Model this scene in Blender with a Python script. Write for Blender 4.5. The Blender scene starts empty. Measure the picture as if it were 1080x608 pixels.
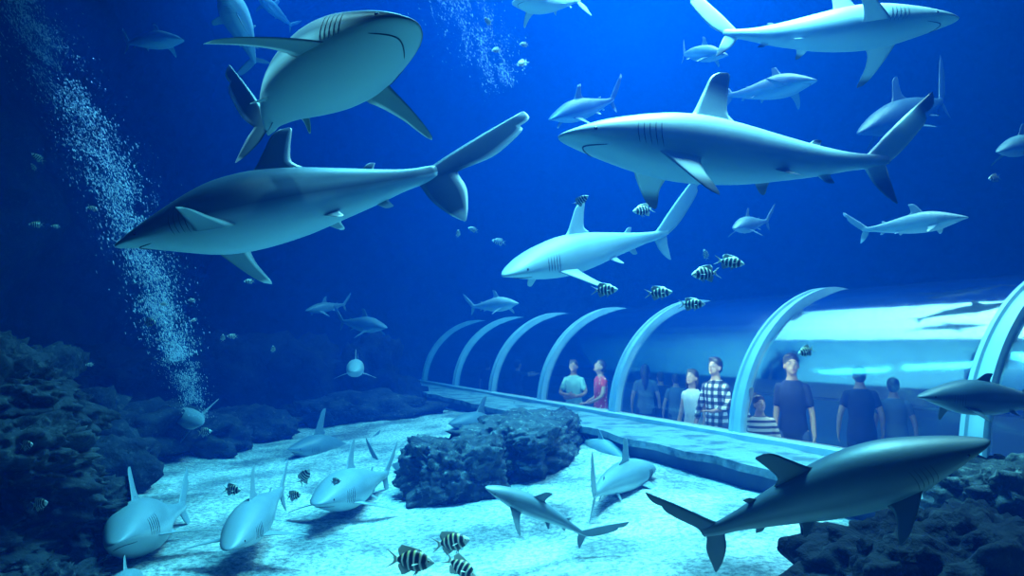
import bpy, bmesh, math, random
from mathutils import Vector, Matrix, noise
random.seed(7)
PI = math.pi
SC = bpy.context.scene
COL = SC.collection
CAMZ = 2.0                       # camera height above world zero
F = 720.0                        # focal length in pixels of the 1080 wide frame (24 mm lens)
PITCH = math.atan(60 / 720)
CAM = Vector((0, 0, CAMZ))
RT = Vector((1, 0, 0)); FW = Vector((0, math.cos(PITCH), math.sin(PITCH))); UP = Vector((0, -math.sin(PITCH), math.cos(PITCH)))

def P(px, py, d):
    return CAM + FW * d + RT * ((px - 540) / F * d) + UP * ((304 - py) / F * d)
def camdir(r, u, f):
    return (RT * r + UP * u + FW * f).normalized()

TA = math.atan(320 / 720)        # tunnel heading
UX = Vector((-math.sin(TA), math.cos(TA), 0)); VX = Vector((math.cos(TA), math.sin(TA), 0))
def T(u, v, z):                  # tunnel coordinates: along, across, height relative to the camera
    return UX * u + VX * v + Vector((0, 0, z + CAMZ))

# ------------------------------------------------------------------ materials
def mat(name, col, rough=.6, col2=None, scale=4, bump=0, bscale=None, spec=.5, metal=0, contrast=(.35, .65), dist=.02):
    m = bpy.data.materials.new(name); m.use_nodes = True
    nt = m.node_tree; b = nt.nodes['Principled BSDF']
    b.inputs['Base Color'].default_value = (*col, 1); b.inputs['Roughness'].default_value = rough
    b.inputs['Specular IOR Level'].default_value = spec; b.inputs['Metallic'].default_value = metal
    tc = nt.nodes.new('ShaderNodeTexCoord')
    if col2:
        n = nt.nodes.new('ShaderNodeTexNoise'); n.inputs['Scale'].default_value = scale; n.inputs['Detail'].default_value = 6
        nt.links.new(tc.outputs['Object'], n.inputs['Vector'])
        r = nt.nodes.new('ShaderNodeValToRGB'); r.color_ramp.elements[0].position = contrast[0]; r.color_ramp.elements[1].position = contrast[1]
        r.color_ramp.elements[0].color = (*col, 1); r.color_ramp.elements[1].color = (*col2, 1)
        nt.links.new(n.outputs['Fac'], r.inputs['Fac']); nt.links.new(r.outputs['Color'], b.inputs['Base Color'])
    if bump:
        n2 = nt.nodes.new('ShaderNodeTexNoise'); n2.inputs['Scale'].default_value = bscale or scale * 3; n2.inputs['Detail'].default_value = 8
        nt.links.new(tc.outputs['Object'], n2.inputs['Vector'])
        bp = nt.nodes.new('ShaderNodeBump'); bp.inputs['Strength'].default_value = bump; bp.inputs['Distance'].default_value = dist
        nt.links.new(n2.outputs['Fac'], bp.inputs['Height']); nt.links.new(bp.outputs['Normal'], b.inputs['Normal'])
    return m

def shark_mat(name, back, belly, tip, edge):
    m = bpy.data.materials.new(name); m.use_nodes = True
    nt = m.node_tree; b = nt.nodes['Principled BSDF']; L = nt.links
    at = nt.nodes.new('ShaderNodeAttribute'); at.attribute_name = 'pattern'
    sp = nt.nodes.new('ShaderNodeSeparateColor'); L.new(at.outputs['Color'], sp.inputs['Color'])
    tc = nt.nodes.new('ShaderNodeTexCoord')
    n = nt.nodes.new('ShaderNodeTexNoise'); n.inputs['Scale'].default_value = 9; n.inputs['Detail'].default_value = 5
    L.new(tc.outputs['Object'], n.inputs['Vector'])
    bk = nt.nodes.new('ShaderNodeMix'); bk.data_type = 'RGBA'
    bk.inputs['A'].default_value = (*[c * .8 for c in back], 1); bk.inputs['B'].default_value = (*[min(1, c * 1.25) for c in back], 1)
    L.new(n.outputs['Fac'], bk.inputs['Factor'])
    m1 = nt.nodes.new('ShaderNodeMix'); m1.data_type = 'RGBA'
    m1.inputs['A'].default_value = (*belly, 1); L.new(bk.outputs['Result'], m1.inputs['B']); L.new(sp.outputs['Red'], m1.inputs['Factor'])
    m2 = nt.nodes.new('ShaderNodeMix'); m2.data_type = 'RGBA'
    m2.inputs['B'].default_value = (*tip, 1); L.new(m1.outputs['Result'], m2.inputs['A']); L.new(sp.outputs['Green'], m2.inputs['Factor'])
    m3 = nt.nodes.new('ShaderNodeMix'); m3.data_type = 'RGBA'
    m3.inputs['B'].default_value = (*edge, 1); L.new(m2.outputs['Result'], m3.inputs['A']); L.new(sp.outputs['Blue'], m3.inputs['Factor'])
    L.new(m3.outputs['Result'], b.inputs['Base Color'])
    b.inputs['Roughness'].default_value = .42; b.inputs['Specular IOR Level'].default_value = .45
    n2 = nt.nodes.new('ShaderNodeTexNoise'); n2.inputs['Scale'].default_value = 60; n2.inputs['Detail'].default_value = 3
    L.new(tc.outputs['Object'], n2.inputs['Vector'])
    bp = nt.nodes.new('ShaderNodeBump'); bp.inputs['Strength'].default_value = .15; bp.inputs['Distance'].default_value = .004
    L.new(n2.outputs['Fac'], bp.inputs['Height']); L.new(bp.outputs['Normal'], b.inputs['Normal'])
    return m

M = {}
M['silver'] = shark_mat('silvertip_skin', (.05, .10, .135), (.34, .50, .56), (.85, .92, .9), (.95, .98, .97))
M['black'] = shark_mat('blacktip_skin', (.46, .53, .54), (.22, .36, .42), (.02, .03, .04), (.05, .06, .07))  # overhead light put into the skin colour: paler back, darker belly
M['grey'] = shark_mat('grey_shark_skin', (.12, .19, .23), (.32, .44, .48), (.1, .14, .17), (.12, .16, .19))
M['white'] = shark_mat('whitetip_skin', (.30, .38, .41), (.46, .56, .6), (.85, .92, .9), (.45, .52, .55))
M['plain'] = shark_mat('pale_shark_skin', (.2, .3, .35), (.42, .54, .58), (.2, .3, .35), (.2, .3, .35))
M['dusk'] = shark_mat('dusky_shark_skin', (.05, .09, .12), (.13, .2, .24), (.06, .08, .1), (.06, .08, .1))
M['dark'] = mat('dark_slit', (.015, .02, .025), .6)
M['eye'] = mat('shark_eye', (.01, .012, .014), .1)
M['iris'] = mat('fish_iris', (.6, .6, .45), .3)

# ------------------------------------------------------------------ object helpers
def link(name, me, parent=None):
    o = bpy.data.objects.new(name, me); COL.objects.link(o)
    if parent: o.parent = parent
    return o
def tag(o, label=None, cat=None, group=None, kind=None):
    if label: o['label'] = label
    if cat: o['category'] = cat
    if group: o['group'] = group
    if kind: o['kind'] = kind
    return o
def bm_obj(name, bm, m, parent=None, smooth=True):
    me = bpy.data.meshes.new(name); bm.normal_update(); bm.to_mesh(me); bm.free()
    for x in (m if isinstance(m, (list, tuple)) else [m]): me.materials.append(x)
    if smooth: me.polygons.foreach_set('use_smooth', [True] * len(me.polygons))
    return link(name, me, parent)
def copy_tree(o, parent=None):
    c = o.copy(); COL.objects.link(c)
    if parent: c.parent = parent
    for ch in [x for x in CHILD.get(o.name, [])]:
        d = ch.copy(); COL.objects.link(d); d.parent = c
    return c
CHILD = {}

def interp(tab, s):
    """Catmull-Rom through rows (s, a, b, ...)."""
    n = len(tab)
    if s <= tab[0][0]: return list(tab[0][1:])
    if s >= tab[-1][0]: return list(tab[-1][1:])
    for i in range(n - 1):
        if s <= tab[i + 1][0]: break
    p1, p2 = tab[i], tab[i + 1]; h = p2[0] - p1[0]; t = (s - p1[0]) / h
    p0 = tab[i - 1] if i > 0 else p1; p3 = tab[i + 2] if i + 2 < n else p2
    out = []
    for k in range(1, len(p1)):
        m1 = (p2[k] - p0[k]) / max(1e-6, p2[0] - p0[0]) * h
        m2 = (p3[k] - p1[k]) / max(1e-6, p3[0] - p1[0]) * h
        t2, t3 = t * t, t * t * t
        out.append((2*t3 - 3*t2 + 1) * p1[k] + (t3 - 2*t2 + t) * m1 + (-2*t3 + 3*t2) * p2[k] + (t3 - t2) * m2)
    return out
def sst(a, b, x):
    t = max(0, min(1, (x - a) / (b - a))); return t * t * (3 - 2 * t)

# ------------------------------------------------------------------ sharks
PROF = [  # s, half width, top, bottom, centre height
    (0, .003, .002, .002, -.004), (.006, .013, .006, .005, -.004), (.025, .028, .014, .010, -.003), (.06, .042, .027, .020, -.001), (.10, .051, .040, .032, .000),
    (.15, .058, .051, .044, .001), (.22, .065, .063, .056, .001), (.30, .068, .073, .063, 0), (.38, .066, .074, .064, 0),
    (.48, .057, .065, .058, 0), (.58, .043, .050, .046, .001), (.68, .028, .034, .033, .002), (.76, .017, .022, .021, .004),
    (.81, .012, .017, .017, .006), (.84, .007, .016, .014, .008), (.87, .003, .012, .010, .012)]

class Shark:
    def __init__(self, fat=1.2, bend=0, headbend=0, wide=1.0, vbend=0):
        self.fat, self.bend, self.hb, self.wide, self.vb = fat, bend, headbend, wide, vbend
        self.N = 60; self.pts = []; self.yaw = []; self.pit = []
        p = Vector((0, 0, 0)); ds = 1.0 / self.N
        for i in range(self.N + 1):
            s = i * ds
            yaw = self.bend * sst(.35, .95, s) - self.hb * (1 - sst(0, .4, s))
            pit = self.vb * sst(.3, .95, s)
            self.pts.append(p.copy()); self.yaw.append(yaw); self.pit.append(pit)
            d = Vector((-math.cos(yaw) * math.cos(pit), -math.sin(yaw) * math.cos(pit), math.sin(pit)))
            p = p + d * ds
    def frame(self, s):
        f = max(0, min(self.N - 1e-6, s * self.N)); i = int(f); t = f - i
        p = self.pts[i].lerp(self.pts[i + 1], t); y = self.yaw[i] * (1 - t) + self.yaw[i + 1] * t
        pit = self.pit[i] * (1 - t) + self.pit[i + 1] * t
        back = Vector((-math.cos(y) * math.cos(pit), -math.sin(y) * math.cos(pit), math.sin(pit)))
        left = Vector((-math.sin(y), math.cos(y), 0)) ; left = Vector((math.sin(-y), math.cos(y), 0))
        up = left.cross(back) * -1
        if up.z < 0: up = -up
        return p, back, left, up
    def surf(self, s, phi, infl=0):
        """phi 0 = left side, 90 = top."""
        w, tp, bt, cz = interp(PROF, s); ft = 1 + (self.fat - 1) * sst(0, .28, s); w *= ft * self.wide; tp *= ft; bt *= ft
        p, back, left, up = self.frame(s)
        c, sn = math.cos(phi), math.sin(phi)
        e = .92
        cx = abs(c) ** e * (1 if c >= 0 else -1); sx = abs(sn) ** e * (1 if sn >= 0 else -1)
        v = left * cx * (w + infl) + up * (sx * ((tp if sn >= 0 else bt) + infl) + cz)
        return p + v

def fin_outline(LE, TE, n):
    return [(interp(LE, i / n), interp(TE, i / n)) for i in range(n + 1)]

def add_fin(bm, lay, org, back, out, LE, TE, th, tone, tipm, edge, n=10, m=8, curve=0, nrm=None):
    """Fin with an aerofoil section: LE/TE rows (t, back, out)."""
    if nrm is None: nrm = back.cross(out).normalized()
    rows = []
    for i in range(n + 1):
        t = i / n
        a = interp(LE, t); b = interp(TE, t)
        up_, lo_ = [], []
        for j in range(m + 1):
            c = j / m
            x = a[0] + (b[0] - a[0]) * c; y = a[1] + (b[1] - a[1]) * c
            hh = th * (1 - .8 * t) * (math.sqrt(max(c, 0)) * 1.3 * (1 - c) ** .8 + .04) * (0 if (i == n) else 1)
            base = org + back * x + out * y + nrm * (curve * t * t)
            ed = sst(.82, .90, c) * sst(.08, .25, t) * edge[0] + sst(.06, 0, c) * edge[1]
            tm = max(sst(1 - tipm, 1 - tipm * .45, t), 0) if tipm > 0 else 0
            colv = (tone, tm, min(1, ed), 1)
            for L_, sg in ((up_, 1), (lo_, -1)):
                if sg < 0 and j in (0, m): L_.append(up_[-1] if j == m else up_[0]); continue
                v = bm.verts.new(base + nrm * (hh * sg)); v[lay] = colv; L_.append(v)
        rows.append((up_, lo_))
    for i in range(n):
        for k in (0, 1):
            A, B = rows[i][k], rows[i + 1][k]
            for j in range(m):
                q = [A[j], A[j + 1], B[j + 1], B[j]]
                if k: q.reverse()
                if len(set(q)) == 4: bm.faces.new(q)

def tube(bm, pts, r, seg=6, closed=False, caps=True, mi=0):
    rings = []
    n = len(pts)
    for i, p in enumerate(pts):
        rr = r[i] if isinstance(r, (list, tuple)) else r
        d = (pts[min(i + 1, n - 1)] - pts[max(i - 1, 0)]).normalized()
        a = d.orthogonal().normalized() if i == 0 else (rings_a - d * rings_a.dot(d)).normalized()
        rings_a = a; b = d.cross(a)
        rings.append([bm.verts.new(p + (a * math.cos(2*PI*k/seg) + b * math.sin(2*PI*k/seg)) * rr) for k in range(seg)])
    for i in range(n - 1):
        for k in range(seg):
            f = bm.faces.new((rings[i][k], rings[i][(k+1) % seg], rings[i+1][(k+1) % seg], rings[i+1][k])); f.material_index = mi
    if caps:
        f = bm.faces.new(list(reversed(rings[0]))); f.material_index = mi
        f = bm.faces.new(rings[-1]); f.material_index = mi
    return rings

def shark_mesh(name, skin, fat=1.2, bend=0, hb=0, wide=1.0, vb=0, pec=(-25, -25), pecback=(25, 25), peclen=.17, farpec=1.0, dorsal=.11, detail=1,
               tip=.2, edge=0, tailup=1.0, taillow=1.0, dorsal_s=.34, pectone=.8, finS=1.0, tailyaw=0, tailch=1.0, tb=1.0):
    S = Shark(fat, bend, hb, wide, vb)
    bm = bmesh.new(); lay = bm.verts.layers.float_color.new('pattern')
    nr, ns = (54, 28) if detail else (30, 16)
    rings = []
    for i in range(nr + 1):
        s = (i / nr) ** 1.25 * .87
        ring = []
        for k in range(ns):
            ph = 2 * PI * k / ns
            v = bm.verts.new(S.surf(s, ph))
            w = math.sin(ph) + .10 * noise.noise(Vector((s * 9, k * .0, 3.1))) + .16 * sst(.25, .0, s) - .1
            tone = sst(-.42, -.12, w)
            band = 1 - .35 * sst(.0, .12, w) * sst(.34, .2, w) * sst(.3, .45, s) * sst(.75, .6, s)
            v[lay] = (tone * band, 0, 0, 1)
            ring.append(v)
        rings.append(ring)
    for i in range(nr):
        for k in range(ns):
            bm.faces.new((rings[i][k], rings[i][(k+1) % ns], rings[i+1][(k+1) % ns], rings[i+1][k]))
    bm.faces.new(list(reversed(rings[0]))); bm.faces.new(rings[-1])
    eg = (edge, 0)
    # dorsal fins
    def base(s, phi, sink=.012):
        q = S.surf(s, phi, -sink); return q
    def dors(s0, ch, h, tp, under=False, sweep=.65, ed=None, th=.007):
        p, back, left, up = S.frame(s0 + ch / 2)
        ph = PI / 2 if not under else -PI / 2
        A = base(s0, ph); B = base(s0 + ch, ph)
        bk = (B - A).normalized(); ol = (up if not under else -up); ol = (ol - bk * ol.dot(bk)).normalized()
        c = (B - A).length
        LE = [(0, -.25*c, 0), (.12, .02*c, .10*h), (.5, sweep*.50*c + .05*c, .55*h), (.8, sweep*.95*c, .87*h), (.95, sweep*1.35*c, .99*h), (1, sweep*1.62*c, 1.0*h)]
        TE = [(0, 1.0*c, 0), (.12, 1.28*c, .10*h), (.28, 1.02*c, .24*h), (.55, .96*c + sweep*.1*c, .55*h), (.8, sweep*1.0*c + .45*c, .85*h), (.95, sweep*1.5*c+.15*c, .98*h), (1, sweep*1.66*c, 1.0*h)]
        add_fin(bm, lay, A, bk, ol, LE, TE, th, 0.95 if not under else .6, tp, ed or eg, n=14 if detail else 8)
    dors(dorsal_s, .105, dorsal, tip * 1.0)
    dors(.645, .042, .032 * finS, .5 if tip else 0, th=.003)
    dors(.66, .045, .036 * finS, .6 if tip else 0, under=True, th=.003)
    # paired fins
    def pair(s0, ch, ln, phi, ang, back_deg, side, tp, th=.007, tone=.8, cur=0):
        p, back, left, up = S.frame(s0 + ch * .5)
        lat = left * side
        ph = math.radians(phi) if side > 0 else PI - math.radians(phi)
        A = S.surf(s0, ph, -.012); B = S.surf(s0 + ch, ph, -.012)
        a = math.radians(ang); g = math.radians(back_deg)
        out0 = lat * math.cos(a) + up * math.sin(a)
        bk0 = (B - A).normalized()
        c = (B - A).length; h = ln
        sw = math.tan(g)
        LE = [(0, -.15*c, -.05*h), (.15, .0*c, .12*h), (.5, sw*.42*h, .5*h), (.8, sw*.85*h, .83*h), (.94, sw*1.12*h, .97*h), (1, sw*1.3*h, 1.0*h)]
        TE = [(0, 1.0*c, -.05*h), (.1, 1.18*c, .07*h), (.25, 1.0*c + sw*.1*h, .22*h), (.55, .62*c + sw*.5*h, .52*h), (.8, .35*c + sw*.92*h, .8*h), (.94, .14*c + sw*1.2*h, .95*h), (1, sw*1.32*h, 1.0*h)]
        n_ = bk0.cross(out0).normalized()
        if n_.dot(up) > 0: n_ = -n_
        add_fin(bm, lay, A, bk0, (out0 - bk0 * out0.dot(bk0)).normalized(), LE, TE, th, tone, tp, eg, n=14 if detail else 8, curve=cur, nrm=n_)
    for side, i in ((1, 0), (-1, 1)):
        pair(.215, .085, peclen * (1 if i == 0 else farpec), -32, pec[i], pecback[i], side, tip * .8, tone=pectone, cur=peclen * .12)
        pair(.52, .045, .055 * finS, -50, -38, 30, side, tip * 1.6, th=.0035, tone=.6)
    # caudal fin
    p, back, left, up = S.frame(.80)
    if tailyaw:
        R = Matrix.Rotation(tailyaw, 3, up); back = R @ back; left = R @ left
    A = p + up * .006
    k = tailup
    LE = [(0, -.02, -.004), (.08, .015, .020), (.3, .065*k, .066*k), (.6, .125*k, .118*k), (.85, .175*k, .158*k), (.96, .199*k, .177*k), (1, .211*k, .186*k)]
    TE = [(0, .045, -.016), (.08, .064, -.006), (.3, .100*k, .024*k), (.6, .160*k, .082*k), (.74, .184*k, .113*k), (.80, .184*k, .130*k), (.85, .200*k, .139*k), (.93, .213*k, .160*k), (1, .213*k, .185*k)]
    LE = [(t, a, b_ * tb) for t, a, b_ in LE]; TE = [(t, a + (tailch - 1) * .06 * max(0, 1 - t) ** .7, b_ * tb) for t, a, b_ in TE]
    add_fin(bm, lay, A, back, up, LE, TE, .009, .95, tip * .6, (edge, 0), n=24 if detail else 12)
    k = taillow
    LE = [(0, -.025, .004), (.15, .0, .018), (.5, .020*k, .058*k), (.85, .054*k, .098*k), (1, .078*k, .115*k)]
    TE = [(0, .058, -.010), (.15, .062, .010), (.5, .070*k, .045*k), (.85, .078*k, .090*k), (1, .082*k, .113*k)]
    TE = [(t, a + (tailch - 1) * .05 * max(0, 1 - t) ** .7, b_) for t, a, b_ in TE]
    add_fin(bm, lay, A, back, -up, LE, TE, .008, .95, tip * 1.4, (edge, 0), n=14 if detail else 8)
    for f in bm.faces: f.material_index = 0
    if detail:
        # mouth: a curved line under the head; gill slits: five on each side
        pts = []
        for i in range(17):
            a = -1 + 2 * i / 16
            s = .058 + .040 * abs(a) ** 1.8
            phi = -PI / 2 + a * math.radians(42)
            pts.append(S.surf(s, phi, .0003))
        tube(bm, pts, [.0005 + .0014 * (1 - abs(-1 + 2 * i / 16) ** 2) ** .5 for i in range(17)], 6, mi=1)
        for side in (0, 1):
            for g in range(5):
                s0 = .165 + g * .0135
                pts = []
                for i in range(7):
                    t = i / 6; ph = math.radians(24 - 50 * t); ph = ph if side == 0 else PI - ph
                    pts.append(S.surf(s0 + .006 * math.sin(t * PI) * -1, ph, .0002))
                tube(bm, pts, [.0003, .0008, .0011, .0011, .0011, .0008, .0003], 5, mi=1)
    me = bpy.data.meshes.new(name); bm.normal_update(); bm.to_mesh(me); bm.free()
    me.materials.append(M[skin]); me.materials.append(M['dark'])
    me.polygons.foreach_set('use_smooth', [True] * len(me.polygons))
    return me, S

def place(o, S, snout, tail, uphint):
    """Put the snout and the tail root (s = .82) of a fish at two world points."""
    a = S.frame(0)[0]; b = S.frame(.82)[0]
    lf = (a - b); L = lf.length; lf = lf.normalized()
    lu = Vector((0, 0, 1)); lu = (lu - lf * lu.dot(lf)).normalized(); ll = lu.cross(lf)
    wf = snout - tail; W = wf.length; wf = wf.normalized()
    wu = (uphint - wf * uphint.dot(wf)).normalized(); wl = wu.cross(wf)
    A = Matrix((lf, ll, lu)).transposed(); B = Matrix((wf, wl, wu)).transposed()
    R = B @ A.transposed(); sc = W / L
    mid = (a + b) / 2
    M4 = R.to_4x4(); M4 = M4 @ Matrix.Scale(sc, 4)
    M4.translation = (snout + tail) / 2 - (R @ mid) * sc
    o.matrix_world = M4
    return sc

def shark(label, snout, tail, up=(0, 1, 0), skin='grey', eyes=True, group=None, name='reef_shark', cat='shark', **kw):
    me, S = shark_mesh(name, skin, **kw)
    o = link(name, me)
    place(o, S, P(*snout), P(*tail), camdir(*up))
    tag(o, label, cat, group)
    if eyes:
        for side in (0, 1):
            bm = bmesh.new()
            ph = math.radians(8) if side == 0 else PI - math.radians(8)
            c = S.surf(.068, ph, -.0035)
            bmesh.ops.create_uvsphere(bm, u_segments=10, v_segments=8, radius=.0052, matrix=Matrix.Translation(c))
            bm_obj('eye', bm, M['eye'], o)
    return o

exec_list = []
def build_sharks():
    # --- the large ones
    shark('large silvertip shark with white fin edges, swimming left at mid-height before the bubble curtain',
          (121, 259, 3.7), (446, 188, 4.1), (-.1, 1, .12), 'silver', name='silvertip_shark', tailch=2.4, tb=.42, fat=1.5, bend=.12, hb=.05, pec=(14, -30), pecback=(5, 30), peclen=.18,
          tip=.16, edge=1, dorsal=.13, dorsal_s=.37, tailup=1.78, taillow=1.35)
    shark('silvertip shark at the top with pale belly toward the viewer and pectoral fins spread',
          (440, 22, 2.5), (284, 136, 3.6), (.1, .87, .36), 'silver', name='silvertip_shark', fat=1.25, wide=1.3, bend=-.45, tailyaw=.75, hb=.0, pec=(-5, -12), pecback=(12, 34), peclen=.19,
          tip=.1, edge=1, dorsal=.12, dorsal_s=.36, tailup=1.25, taillow=1.1)
    shark('large grey shark with sunlit back and tall dark dorsal fin, swimming left above the people',
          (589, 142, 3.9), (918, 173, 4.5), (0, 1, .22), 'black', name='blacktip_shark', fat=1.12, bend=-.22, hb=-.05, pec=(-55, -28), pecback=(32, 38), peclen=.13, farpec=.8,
          tip=.6, edge=0, dorsal=.15, dorsal_s=.335, tailup=1.05, taillow=.95)  # black tips, widened so the marking also carries the dorsal fin's shade
    shark('slender pale shark with pointed snout, swimming left between two striped fish and the tunnel roof',
          (531, 290, 5.2), (694, 250, 6.6), (.05, 1, .0), 'white', name='whitetip_shark', fat=.98, bend=-.42, hb=-.1, pec=(-30, -25), pecback=(40, 35), peclen=.14,
          tip=0, edge=0, dorsal=.115, tailup=1.25, taillow=.9)
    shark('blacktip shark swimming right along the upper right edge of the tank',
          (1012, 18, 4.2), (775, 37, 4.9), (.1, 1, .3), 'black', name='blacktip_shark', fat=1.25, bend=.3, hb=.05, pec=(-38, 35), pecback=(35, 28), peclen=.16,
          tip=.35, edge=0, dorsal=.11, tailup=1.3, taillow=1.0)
    shark('big dark grey shark close to the viewer, swimming right over the dark boulder',
          (1044, 464, 2.35), (757, 560, 2.75), (-.2, 1, -.3), 'dusk', name='sandbar_shark', fat=1.36, bend=.2, hb=-.05, farpec=.8, pec=(-30, -22), pecback=(35, 38), peclen=.15,
          tip=0, edge=0, dorsal=.13, dorsal_s=.455, tb=1.6, tailup=.74, taillow=1.25)
    # --- over the sand
    shark('small grey shark gliding left just above the sand in front of the flat rock',
          (512, 514, 4.0), (613, 563, 4.2), (.1, 1, -.35), 'grey', tb=1.25, fat=1.05, bend=-.3, hb=-.05, pec=(-25, -25), pecback=(30, 30), peclen=.17,
          tip=0, dorsal=.1, tailup=1.15, taillow=1.0)
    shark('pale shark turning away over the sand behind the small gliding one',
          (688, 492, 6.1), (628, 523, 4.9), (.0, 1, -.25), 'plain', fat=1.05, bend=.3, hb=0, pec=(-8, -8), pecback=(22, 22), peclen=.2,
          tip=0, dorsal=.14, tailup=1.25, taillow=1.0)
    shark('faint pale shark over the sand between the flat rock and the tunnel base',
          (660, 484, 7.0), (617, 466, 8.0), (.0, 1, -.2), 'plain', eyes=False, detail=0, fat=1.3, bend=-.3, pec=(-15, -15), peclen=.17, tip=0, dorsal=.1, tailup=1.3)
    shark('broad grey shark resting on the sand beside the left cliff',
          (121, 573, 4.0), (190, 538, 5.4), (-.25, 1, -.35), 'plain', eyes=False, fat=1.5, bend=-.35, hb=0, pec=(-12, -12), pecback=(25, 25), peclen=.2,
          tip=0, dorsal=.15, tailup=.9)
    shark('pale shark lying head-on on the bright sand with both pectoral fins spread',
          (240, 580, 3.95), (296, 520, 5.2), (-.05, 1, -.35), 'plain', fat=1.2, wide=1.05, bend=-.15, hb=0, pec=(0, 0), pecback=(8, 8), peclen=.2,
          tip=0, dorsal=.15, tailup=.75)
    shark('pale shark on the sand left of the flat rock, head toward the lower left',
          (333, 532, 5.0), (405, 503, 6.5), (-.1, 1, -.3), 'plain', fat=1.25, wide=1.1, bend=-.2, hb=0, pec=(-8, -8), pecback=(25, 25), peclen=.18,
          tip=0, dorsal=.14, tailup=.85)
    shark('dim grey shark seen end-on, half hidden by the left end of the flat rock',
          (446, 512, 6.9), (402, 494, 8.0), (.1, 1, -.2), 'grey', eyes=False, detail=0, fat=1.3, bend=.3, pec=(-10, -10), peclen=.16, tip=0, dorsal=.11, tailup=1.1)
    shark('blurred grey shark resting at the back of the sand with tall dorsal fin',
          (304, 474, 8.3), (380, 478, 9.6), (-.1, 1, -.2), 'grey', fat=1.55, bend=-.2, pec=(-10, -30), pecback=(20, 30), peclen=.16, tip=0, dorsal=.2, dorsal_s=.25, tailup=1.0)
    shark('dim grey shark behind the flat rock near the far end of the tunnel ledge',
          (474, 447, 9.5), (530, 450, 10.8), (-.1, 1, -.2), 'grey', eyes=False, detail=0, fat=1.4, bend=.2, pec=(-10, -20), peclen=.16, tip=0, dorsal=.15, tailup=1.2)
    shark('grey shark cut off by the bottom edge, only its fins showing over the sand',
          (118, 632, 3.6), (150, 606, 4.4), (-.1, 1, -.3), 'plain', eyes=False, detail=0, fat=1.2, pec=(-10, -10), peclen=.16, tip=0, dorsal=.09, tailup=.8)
    # --- farther ones in the blue
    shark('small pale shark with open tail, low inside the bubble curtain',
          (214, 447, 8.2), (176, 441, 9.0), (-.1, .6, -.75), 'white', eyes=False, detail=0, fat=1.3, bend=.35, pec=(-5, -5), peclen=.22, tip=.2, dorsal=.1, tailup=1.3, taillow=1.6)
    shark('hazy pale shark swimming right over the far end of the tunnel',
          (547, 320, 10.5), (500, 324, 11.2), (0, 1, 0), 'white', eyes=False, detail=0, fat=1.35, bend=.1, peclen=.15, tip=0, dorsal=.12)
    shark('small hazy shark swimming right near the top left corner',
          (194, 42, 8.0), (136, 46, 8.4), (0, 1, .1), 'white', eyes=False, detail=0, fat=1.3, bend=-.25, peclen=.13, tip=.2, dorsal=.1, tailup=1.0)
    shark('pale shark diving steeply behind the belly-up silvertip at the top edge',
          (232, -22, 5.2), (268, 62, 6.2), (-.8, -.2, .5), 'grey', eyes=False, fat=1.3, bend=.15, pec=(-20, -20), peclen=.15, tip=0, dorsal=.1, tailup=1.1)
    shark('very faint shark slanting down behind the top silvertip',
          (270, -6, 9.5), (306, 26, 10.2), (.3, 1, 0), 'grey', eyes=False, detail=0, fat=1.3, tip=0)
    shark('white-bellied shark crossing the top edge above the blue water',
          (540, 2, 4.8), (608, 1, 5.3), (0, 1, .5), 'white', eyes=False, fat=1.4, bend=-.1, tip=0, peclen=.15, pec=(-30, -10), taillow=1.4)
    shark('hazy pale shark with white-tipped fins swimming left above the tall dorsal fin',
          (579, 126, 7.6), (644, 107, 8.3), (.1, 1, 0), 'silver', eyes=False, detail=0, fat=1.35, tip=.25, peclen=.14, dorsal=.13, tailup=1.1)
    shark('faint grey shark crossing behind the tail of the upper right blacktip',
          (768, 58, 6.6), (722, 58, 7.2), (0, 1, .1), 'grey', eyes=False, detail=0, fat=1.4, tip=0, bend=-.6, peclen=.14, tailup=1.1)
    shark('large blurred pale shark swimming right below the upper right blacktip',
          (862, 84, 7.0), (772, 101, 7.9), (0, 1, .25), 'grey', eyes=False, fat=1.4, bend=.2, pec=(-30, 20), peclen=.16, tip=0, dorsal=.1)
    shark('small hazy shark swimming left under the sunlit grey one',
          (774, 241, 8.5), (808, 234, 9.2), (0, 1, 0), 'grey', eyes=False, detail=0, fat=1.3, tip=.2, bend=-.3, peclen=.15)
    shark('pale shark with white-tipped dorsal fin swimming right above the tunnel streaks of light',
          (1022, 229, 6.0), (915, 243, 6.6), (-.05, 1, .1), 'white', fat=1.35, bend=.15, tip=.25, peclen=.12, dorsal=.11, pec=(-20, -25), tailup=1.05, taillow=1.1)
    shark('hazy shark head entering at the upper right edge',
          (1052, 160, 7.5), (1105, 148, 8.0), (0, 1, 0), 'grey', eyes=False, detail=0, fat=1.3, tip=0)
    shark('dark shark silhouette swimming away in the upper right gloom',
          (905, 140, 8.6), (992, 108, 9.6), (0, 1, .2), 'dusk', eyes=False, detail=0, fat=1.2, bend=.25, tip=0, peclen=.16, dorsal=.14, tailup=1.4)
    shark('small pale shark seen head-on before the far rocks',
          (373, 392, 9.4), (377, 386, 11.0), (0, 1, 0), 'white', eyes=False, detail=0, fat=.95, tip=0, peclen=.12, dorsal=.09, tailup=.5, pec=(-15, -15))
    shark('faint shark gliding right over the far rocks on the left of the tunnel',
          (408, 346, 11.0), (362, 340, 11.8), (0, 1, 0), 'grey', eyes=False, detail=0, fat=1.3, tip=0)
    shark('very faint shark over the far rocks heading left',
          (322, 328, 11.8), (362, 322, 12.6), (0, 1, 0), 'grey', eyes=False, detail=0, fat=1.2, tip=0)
    shark('dark shark passing left in front of the nearest tunnel rib',
          (968, 418, 3.9), (1100, 424, 4.1), (0, 1, 0), 'dusk', fat=1.35, bend=.1, tip=0, peclen=.12, pec=(-20, -50), dorsal=.06)

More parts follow.
